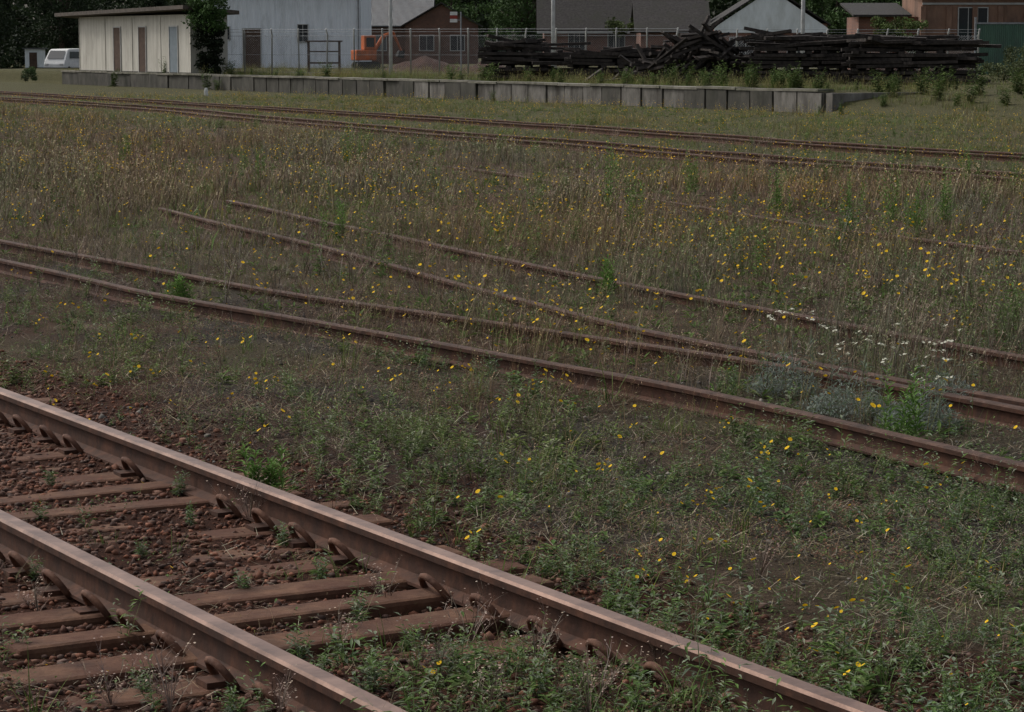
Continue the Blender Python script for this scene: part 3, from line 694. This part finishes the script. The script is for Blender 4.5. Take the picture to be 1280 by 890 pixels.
# right building
e = B('terracotta_workshop', 24.6, 74, .8)
box('walls', (0, 0, -.3), (16, 8, 4.6), terra, e)
mk('roof', [(-.4, -.5, 4.6), (16.4, -.5, 4.6), (16.4, 8.4, 5.5), (-.4, 8.4, 5.5), (-.4, -.5, 4.75), (16.4, -.5, 4.75), (16.4, 8.4, 5.65), (-.4, 8.4, 5.65)], BF, greyroof, e)
window(e, 2.2, 3.9, 1.5, 3.9, bars=2); window(e, 7.2, 8.6, 1.5, 3.9, bars=2)
box('string_course', (0, -.06, 4.1), (16, -.003, 4.22), trim, e)
mb = MB()
for i in range(5): mb.box((.05 + i * 1.55, -.08, 1.9), (.3, .15, 4.2))
mb.build('pilasters', terra, e)
box('lean_to', (-3.6, 1.5, -.3), (-.003, 7, 3.4), brickB, e)
mk('lean_to_roof', [(-4, 1, 3.4), (-.45, 1, 3.4), (-.45, 7.4, 4.2), (-4, 7.4, 4.2), (-4, 1, 3.52), (-.45, 1, 3.52), (-.45, 7.4, 4.32), (-4, 7.4, 4.32)], BF, darkroof, e)
e = B('green_metal_gate', 26.4, 70, .78)
gm_ = corrmat('green_sheet', (.035, .09, .06), (.055, .12, .08), (.035, .05, .04), .12, .6, 1)
box('left_leaf', (0, 0, .05), (2.9, .05, 3.0), gm_, e); box('right_leaf', (2.95, 0, .05), (5.9, .05, 3.0), gm_, e)
for a in (-.12, 5.92): box('gate_post', (a, -.05, 0), (a + .1, .1, 3.3), steel, e)
box('top_rail', (0, -.04, 2.9), (5.9, -.003, 3.0), steel, e)

# fence
def fence(p0, p1, h, n, nm='chain_link_fence'):
    e = empty(nm); P0, P1 = Vector((*W(*p0), 0)), Vector((*W(*p1), 0)); dr = (P1 - P0); L = dr.length; dr.normalize(); mb = MB()
    for i in range(n + 1):
        q = P0 + dr * L * i / n; z = .6
        mb.tube([(q.x, q.y, z - .2), (q.x + R.normal(0, .02), q.y, z + h), (q.x - .0, q.y - .25, z + h + .25)], .035, 6)
    mb.build('posts', trim, e, True); mw = MB()
    for zz in (.1, h / 2, h - .05, h + .12, h + .23):
        mw.tube([(P0.x, P0.y, .6 + zz), (P1.x, P1.y, .6 + zz)], .007, 4)
    a = -h
    while a < L:
        for s_ in (1, -1):
            lo, hi = max(a, 0), min(a + h, L)
            if hi > lo:
                za, zb = (lo - a), (hi - a)
                if s_ < 0: za, zb = h - za, h - zb
                A = P0 + dr * lo; Bp = P0 + dr * hi; mw.tube([(A.x, A.y + .01 * s_, .61 + za), (Bp.x, Bp.y + .01 * s_, .61 + zb)], .0028, 3, False)
        a += .10
    mw.build('wire_mesh', steel, e)
fence((-17.2, 72), (9, 67), 1.7, 16); fence((9, 67), (25, 66), 1.65, 10)
# poles
def pole(nm, x, y, h, r, m, arm=True):
    e = B(nm, x, y, gz(x, y) / KA); mb = MB(); mb.tube([(0, 0, -.3), (0, 0, h * .5), (0, 0, h)], [r, r * .9, r * .75], 10); mb.build('post', m, e, True)
    if arm:
        mb = MB(); mb.box((0, 0, h - .6), (1.8, .09, .1)); mb.box((0, 0, h - 1.3), (1.2, .08, .09))
        for a in (-.8, -.4, .4, .8): mb.tube([(a, 0, h - .55), (a, 0, h - .38)], .04, 6)
        mb.build('crossarm', m, e)
polem = pm('pole_paint', (.46, .47, .47), (.6, .61, .61), 4, .7, .1, 0, (1, 1, 1), (.28, .27, .26), 1.5)
pole('utility_pole', -6.7, 68, 8.5, .11, polem); pole('utility_pole', 3.0, 90, 9.5, .16, polem); pole('utility_pole', 19.8, 84, 9, .15, polem)
# sign
e = B('railway_sign', -2.9, 70, .78); mb = MB(); mb.tube([(0, 0, -.2), (0, 0, 3.6)], .04, 8); mb.build('post', steel, e)
redm = pm('red_paint', (.2, .03, .025), (.28, .05, .035), 4, .6, .05); whm = pm('white_paint', (.5, .5, .48), (.62, .62, .6), 4, .6, .05)
for i, m_ in enumerate([whm, redm, whm]): box('board', (-.62, -.05, 3.0 + i * .2), (-.2, -.02, 3.192 + i * .2), m_, e, .004)
box('bracket', (-.62, -.018, 3.1), (.02, .0, 3.16), steel, e)
# timber frame
e = B('timber_trestle', -11.6, 76, .8); mb = MB()
for a in (-.95, .95):
    for b_ in (-.3, .3): mb.box((a, b_, .95), (.11, .11, 1.9))
mb.box((0, 0, 1.93), (2.25, .85, .09)); mb.box((0, -.3, .6), (1.8, .08, .1)); mb.box((0, .3, .6), (1.8, .08, .1)); mb.box((0, -.31, 1.3), (1.8, .06, .08)); mb.build('frame', woodd, e)
# mini excavator
orange = pm('orange_paint', (.38, .085, .02), (.48, .12, .03), 4, .6, .05, 0, (1, 1, 1), (.18, .07, .035), 2); blk = pm('black_rubber', (.015, .015, .015), (.03, .03, .03), 5, .8, .2)
e = B('excavator', -10.2, 86, .8, math.radians(20))
for s_ in (-.6, .6):
    mb = MB(); V = []
    for k in range(16):
        a = 2 * math.pi * k / 16; V.append((.75 * (1 if math.cos(a) > 0 else -1) * .75 + .28 * math.cos(a), .28 + .26 * math.sin(a)))
    VV = [(p[0], s_ + q, p[1]) for q in (-.17, .17) for p in V]; mb.add(VV, [(k, (k + 1) % 16, 16 + (k + 1) % 16, 16 + k) for k in range(16)] + [tuple(range(16))[::-1], tuple(range(16, 32))]); mb.build('crawler_track', blk, e)
box('house', (-.9, -.7, .62), (.6, .7, 1.35), orange, e, .08); box('cab', (-.3, -.65, 1.353), (.55, .2, 2.35), orange, e, .05)
box('cab_window', (-.15, -.663, 1.55), (.42, -.655, 2.2), glass, e); box('cab_windscreen', (.552, -.55, 1.5), (.56, .1, 2.2), glass, e)
mb = MB(); mb.tube([(.6, .35, 1.1), (1.4, .35, 2.3), (2.1, .35, 2.6)], [.13, .15, .1], 6); mb.tube([(2.1, .35, 2.6), (2.7, .35, 1.3)], [.1, .07], 6); mb.build('boom', orange, e)
mk('bucket', [(2.5, .1, 1.3), (2.9, .1, 1.3), (2.8, .1, .8), (2.35, .1, .9), (2.5, .6, 1.3), (2.9, .6, 1.3), (2.8, .6, .8), (2.35, .6, .9)], BF, blk, e)
# van
e = B('parked_van', -37.6, 104, gz(-37.6, 104) / KA, math.radians(-100)); e.scale = (.82, .82, .82)
e.rotation_euler = (0, 0, math.radians(75))
prof = [(-2.1, .35), (-2.15, .8), (-1.95, 1.15), (-1.3, 1.85), (-1.0, 1.95), (2.05, 1.98), (2.15, 1.8), (2.18, .4)]
V = [(a, s_ * (.86 if z < 1.3 else .76), z) for s_ in (-1, 1) for a, z in prof]; n = len(prof)
o = mk('body', V, [tuple(range(n)), tuple(range(n, 2 * n))[::-1]] + [((i + 1) % n, i, n + i, n + (i + 1) % n) for i in range(n)], whm, e); md = o.modifiers.new('b', 'BEVEL'); md.width = .05; md.segments = 2
mk('windscreen', [(-1.93, -.68, 1.2), (-1.93, .68, 1.2), (-1.36, .62, 1.8), (-1.36, -.62, 1.8)], [(0, 1, 2, 3)], glass, e).location = (-.03, 0, .02)
for s_ in (-1, 1): mk('side_window', [(-1.2, s_ * .875, 1.25), (1.8, s_ * .875, 1.25), (1.8, s_ * .80, 1.75), (-1.0, s_ * .80, 1.75)], [(0, 1, 2, 3)], glass, e)
mk('rear_window', [(2.2, -.6, 1.25), (2.2, .6, 1.25), (2.19, .58, 1.75), (2.19, -.58, 1.75)], [(0, 1, 2, 3)], glass, e)
for a in (-1.35, 1.35):
    for s_ in (-.78, .78): mb = MB(); mb.tube([(a, s_ - .1, .32), (a, s_ + .1, .32)], .32, 16); mb.build('wheel', blk, e)
box('front_bumper', (-2.22, -.8, .3), (-2.1, .8, .5), blk, e, .02)
for s_ in (-.6, .6): box('headlamp', (-2.18, s_ - .14, .7), (-2.1, s_ + .14, .85), trim, e, .02)
# road beyond platform
rd_ = pm('asphalt', (.07, .07, .07), (.12, .12, .118), 2, .9, .2)
xs = np.linspace(-110, -24, 50); V = []; F = []
for i, xx in enumerate(xs):
    for dy in (90, 107): V.append((*W(xx, dy), gz(xx, dy) + .05))
for i in range(49): F.append((2 * i, 2 * i + 2, 2 * i + 3, 2 * i + 1))
mk('road', V, F, rd_)
e = B('white_hut', -44.2, 112, 0.0); box('walls', (0, 0, 0), (1.6, 1.4, 2.1), plaster, e); box('roof', (-.2, -.2, 2.102), (1.8, 1.6, 2.2), greyroof, e); box('door', (.4, -.04, .05), (1.1, .02, 1.8), woodd, e)
# soil heap + marker stones
def heap(nm, x, y, rx, ry, h, m):
    V = []; F = []; a_n, r_n = 28, 8; x, y = W(x, y); rx *= KA; h *= KA
    for r in range(r_n + 1):
        for a in range(a_n):
            t = r / r_n; an = 2 * math.pi * a / a_n; xx = rx * t * math.cos(an); yy = ry * t * math.sin(an)
            V.append((x + xx, y + yy, .52 + h * (1 - t) ** 1.0 * (1 + .4 * float(vn(xx, yy, .8, 3) - .5)) + .15 * float(vn(xx, yy, .3, 4)) * (1 - t)))
    for r in range(r_n):
        for a in range(a_n): F.append((r * a_n + a, (r + 1) * a_n + a, (r + 1) * a_n + (a + 1) % a_n, r * a_n + (a + 1) % a_n))
    mk(nm, V, F, m, None)
redsoil = pm('red_soil', (.03, .015, .011), (.065, .032, .022), 4, .95, .8)
heap('soil_heap', -5.5, 78, 3.5, 2.0, 1.0, redsoil); heap('soil_heap', -1.5, 76, 2.5, 1.6, .8, redsoil)
for (xx, yy) in [(-34.5, 76.5), (-15.2, 61)]:
    e = B('marker_post', xx, yy, gz(xx, yy) / KA); box('stone', (-.1, -.1, 0), (.1, .1, .32), whm, e, .04); box('cap', (-.07, -.07, .3), (.07, .07, .4), whm, e, .03)

# ------------------------------------------------------------------ trees
TM = vegmat('tree_foliage', .15); bark = pm('bark', (.05, .038, .03), (.09, .07, .055), 6, .95, .6)
def leaves(C, Rr, n, size, col, flat=.8):
    C = np.asarray(C); k = len(C); N = k * n
    cc = np.repeat(C, n, 0); rr = np.repeat(np.asarray(Rr), n)
    d = R.normal(0, 1, (N, 3)); d /= np.linalg.norm(d, axis=1)[:, None]; r = rr * R.random(N) ** .45
    p = cc + d * r[:, None] * np.array([1, 1, flat])
    a = R.normal(0, 1, (N, 3)); a /= np.linalg.norm(a, axis=1)[:, None]; b = np.cross(a, R.normal(0, 1, (N, 3))); b /= np.linalg.norm(b, axis=1)[:, None]
    s = (size * R.uniform(.6, 1.3, N))[:, None]
    V = np.stack([p - a * s * .5, p + b * s * .28, p + a * s * .5, p - b * s * .28], 1).reshape(-1, 3)
    i = np.arange(N)[:, None] * 4; F = np.concatenate([i + [0, 1, 2], i + [0, 2, 3]]).reshape(-1, 3)
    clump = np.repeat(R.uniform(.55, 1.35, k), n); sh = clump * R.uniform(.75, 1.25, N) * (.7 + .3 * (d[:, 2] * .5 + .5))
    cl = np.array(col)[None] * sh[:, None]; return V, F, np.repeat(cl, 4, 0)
def tree(nm, x, y, h, r, col, nc=70):
    e = B(nm, x, y, gz(x, y) / KA); mb = MB(); lean = R.normal(0, .3, 2)
    mb.tube([(0, 0, -.3), (lean[0] * .3, lean[1] * .3, h * .3), (lean[0], lean[1], h * .65), (lean[0], lean[1], h * .9)], [.3, .22, .14, .05], 9)
    C = []; Rr = []
    for i in range(nc):
        a = R.random() * 6.28; t = R.random(); zz = h * (.22 + .75 * t); q = r * math.sin(math.pi * (.15 + .8 * t)) ** .7 * math.sqrt(R.random()) * R.uniform(.7, 1.15)
        C.append((lean[0] + q * math.cos(a), lean[1] + q * math.sin(a), zz)); Rr.append(R.uniform(.5, 1.1) * r * .28)
        if i % 5 == 0: mb.tube([(lean[0] * .5, lean[1] * .5, h * .35), tuple(np.array(C[-1]) * .6 + np.array([0, 0, h * .15])), C[-1]], [.1, .06, .02], 5)
    mb.build('trunk', bark, e, True); V, F, c = leaves(C, Rr, 130, .32, col); trimesh('crown', V, F, c, TM, e)
for (xx, yy, h, r) in [(-49, 112, 11, 5), (-43, 118, 12, 5), (-56, 106, 10, 4.5), (-37, 125, 11, 4.5), (-62, 120, 12, 5)]: tree('broadleaf_tree', xx, yy, h, r, (.022, .035, .015))
for (xx, yy, h, r) in [(1, 122, 10, 5), (7, 128, 11, 5), (-6, 126, 9, 4), (27, 104, 8.5, 3.8), (31, 100, 7, 3)]: tree('broadleaf_tree', xx, yy, h, r, (.05, .088, .028))
C = []; Rr = []
for i in range(1500):
    xx = R.uniform(-110, 110); yy = 165 + R.uniform(-14, 20); top = 13 + 5 * float(fbm(xx, 0, 14, 7)); C.append((*W(xx, yy), R.uniform(0, top) * KA)); Rr.append(R.uniform(1.4, 2.8) * KA)
V, F, c = leaves(C, Rr, 90, .75, (.03, .048, .02)); trimesh('distant_treeline', V, F, c, TM)
C = [(*W(R.uniform(-62, -26), 122 + R.uniform(-4, 4)), R.uniform(0, 3)) for _ in range(130)]
V, F, c = leaves(C, [1.1] * 130, 120, .35, (.025, .04, .018)); trimesh('hedge', V, F, c, TM)
# ivy
def ivy(nm, x0, x1, y0, y1, z0, z1, n, col, size=.16, rad=.4):
    C = [(*W(R.uniform(x0, x1), R.uniform(y0, y1)), R.uniform(z0, z1) * KA) for _ in range(n)]
    V, F, c = leaves(C, [rad * KA * R.uniform(.6, 1.2) for _ in range(n)], 110, size * KA, col); trimesh(nm, V, F, c, TM)
ivy('ivy_vine', -18.0, -16.7, 70.3, 70.7, .9, 3.6, 60, (.018, .026, .013)); ivy('ivy_vine', -18.4, -16.5, 70.2, 70.9, 3.5, 5.2, 40, (.05, .095, .026), .16, .5)
ivy('ivy_vine', 7.5, 10, 97, 98, 3.4, 4.3, 16, (.09, .12, .042), .2, .5)
ivy('climbing_shrub', 21.5, 24.3, 72, 73, 2.2, 3.9, 34, (.09, .125, .038), .18, .45)
ivy('climbing_shrub', -31, -30, 77, 78, .3, 1.0, 8, (.05, .08, .03), .14, .3)
ivy('roadside_shrub', 21.5, 25, 54.5, 58, .9, 1.7, 26, (.08, .095, .04), .12, .4)
ivy('roadside_shrub', 24, 29, 56, 62, .9, 2.3, 50, (.07, .085, .036), .13, .5)
print('DONE')
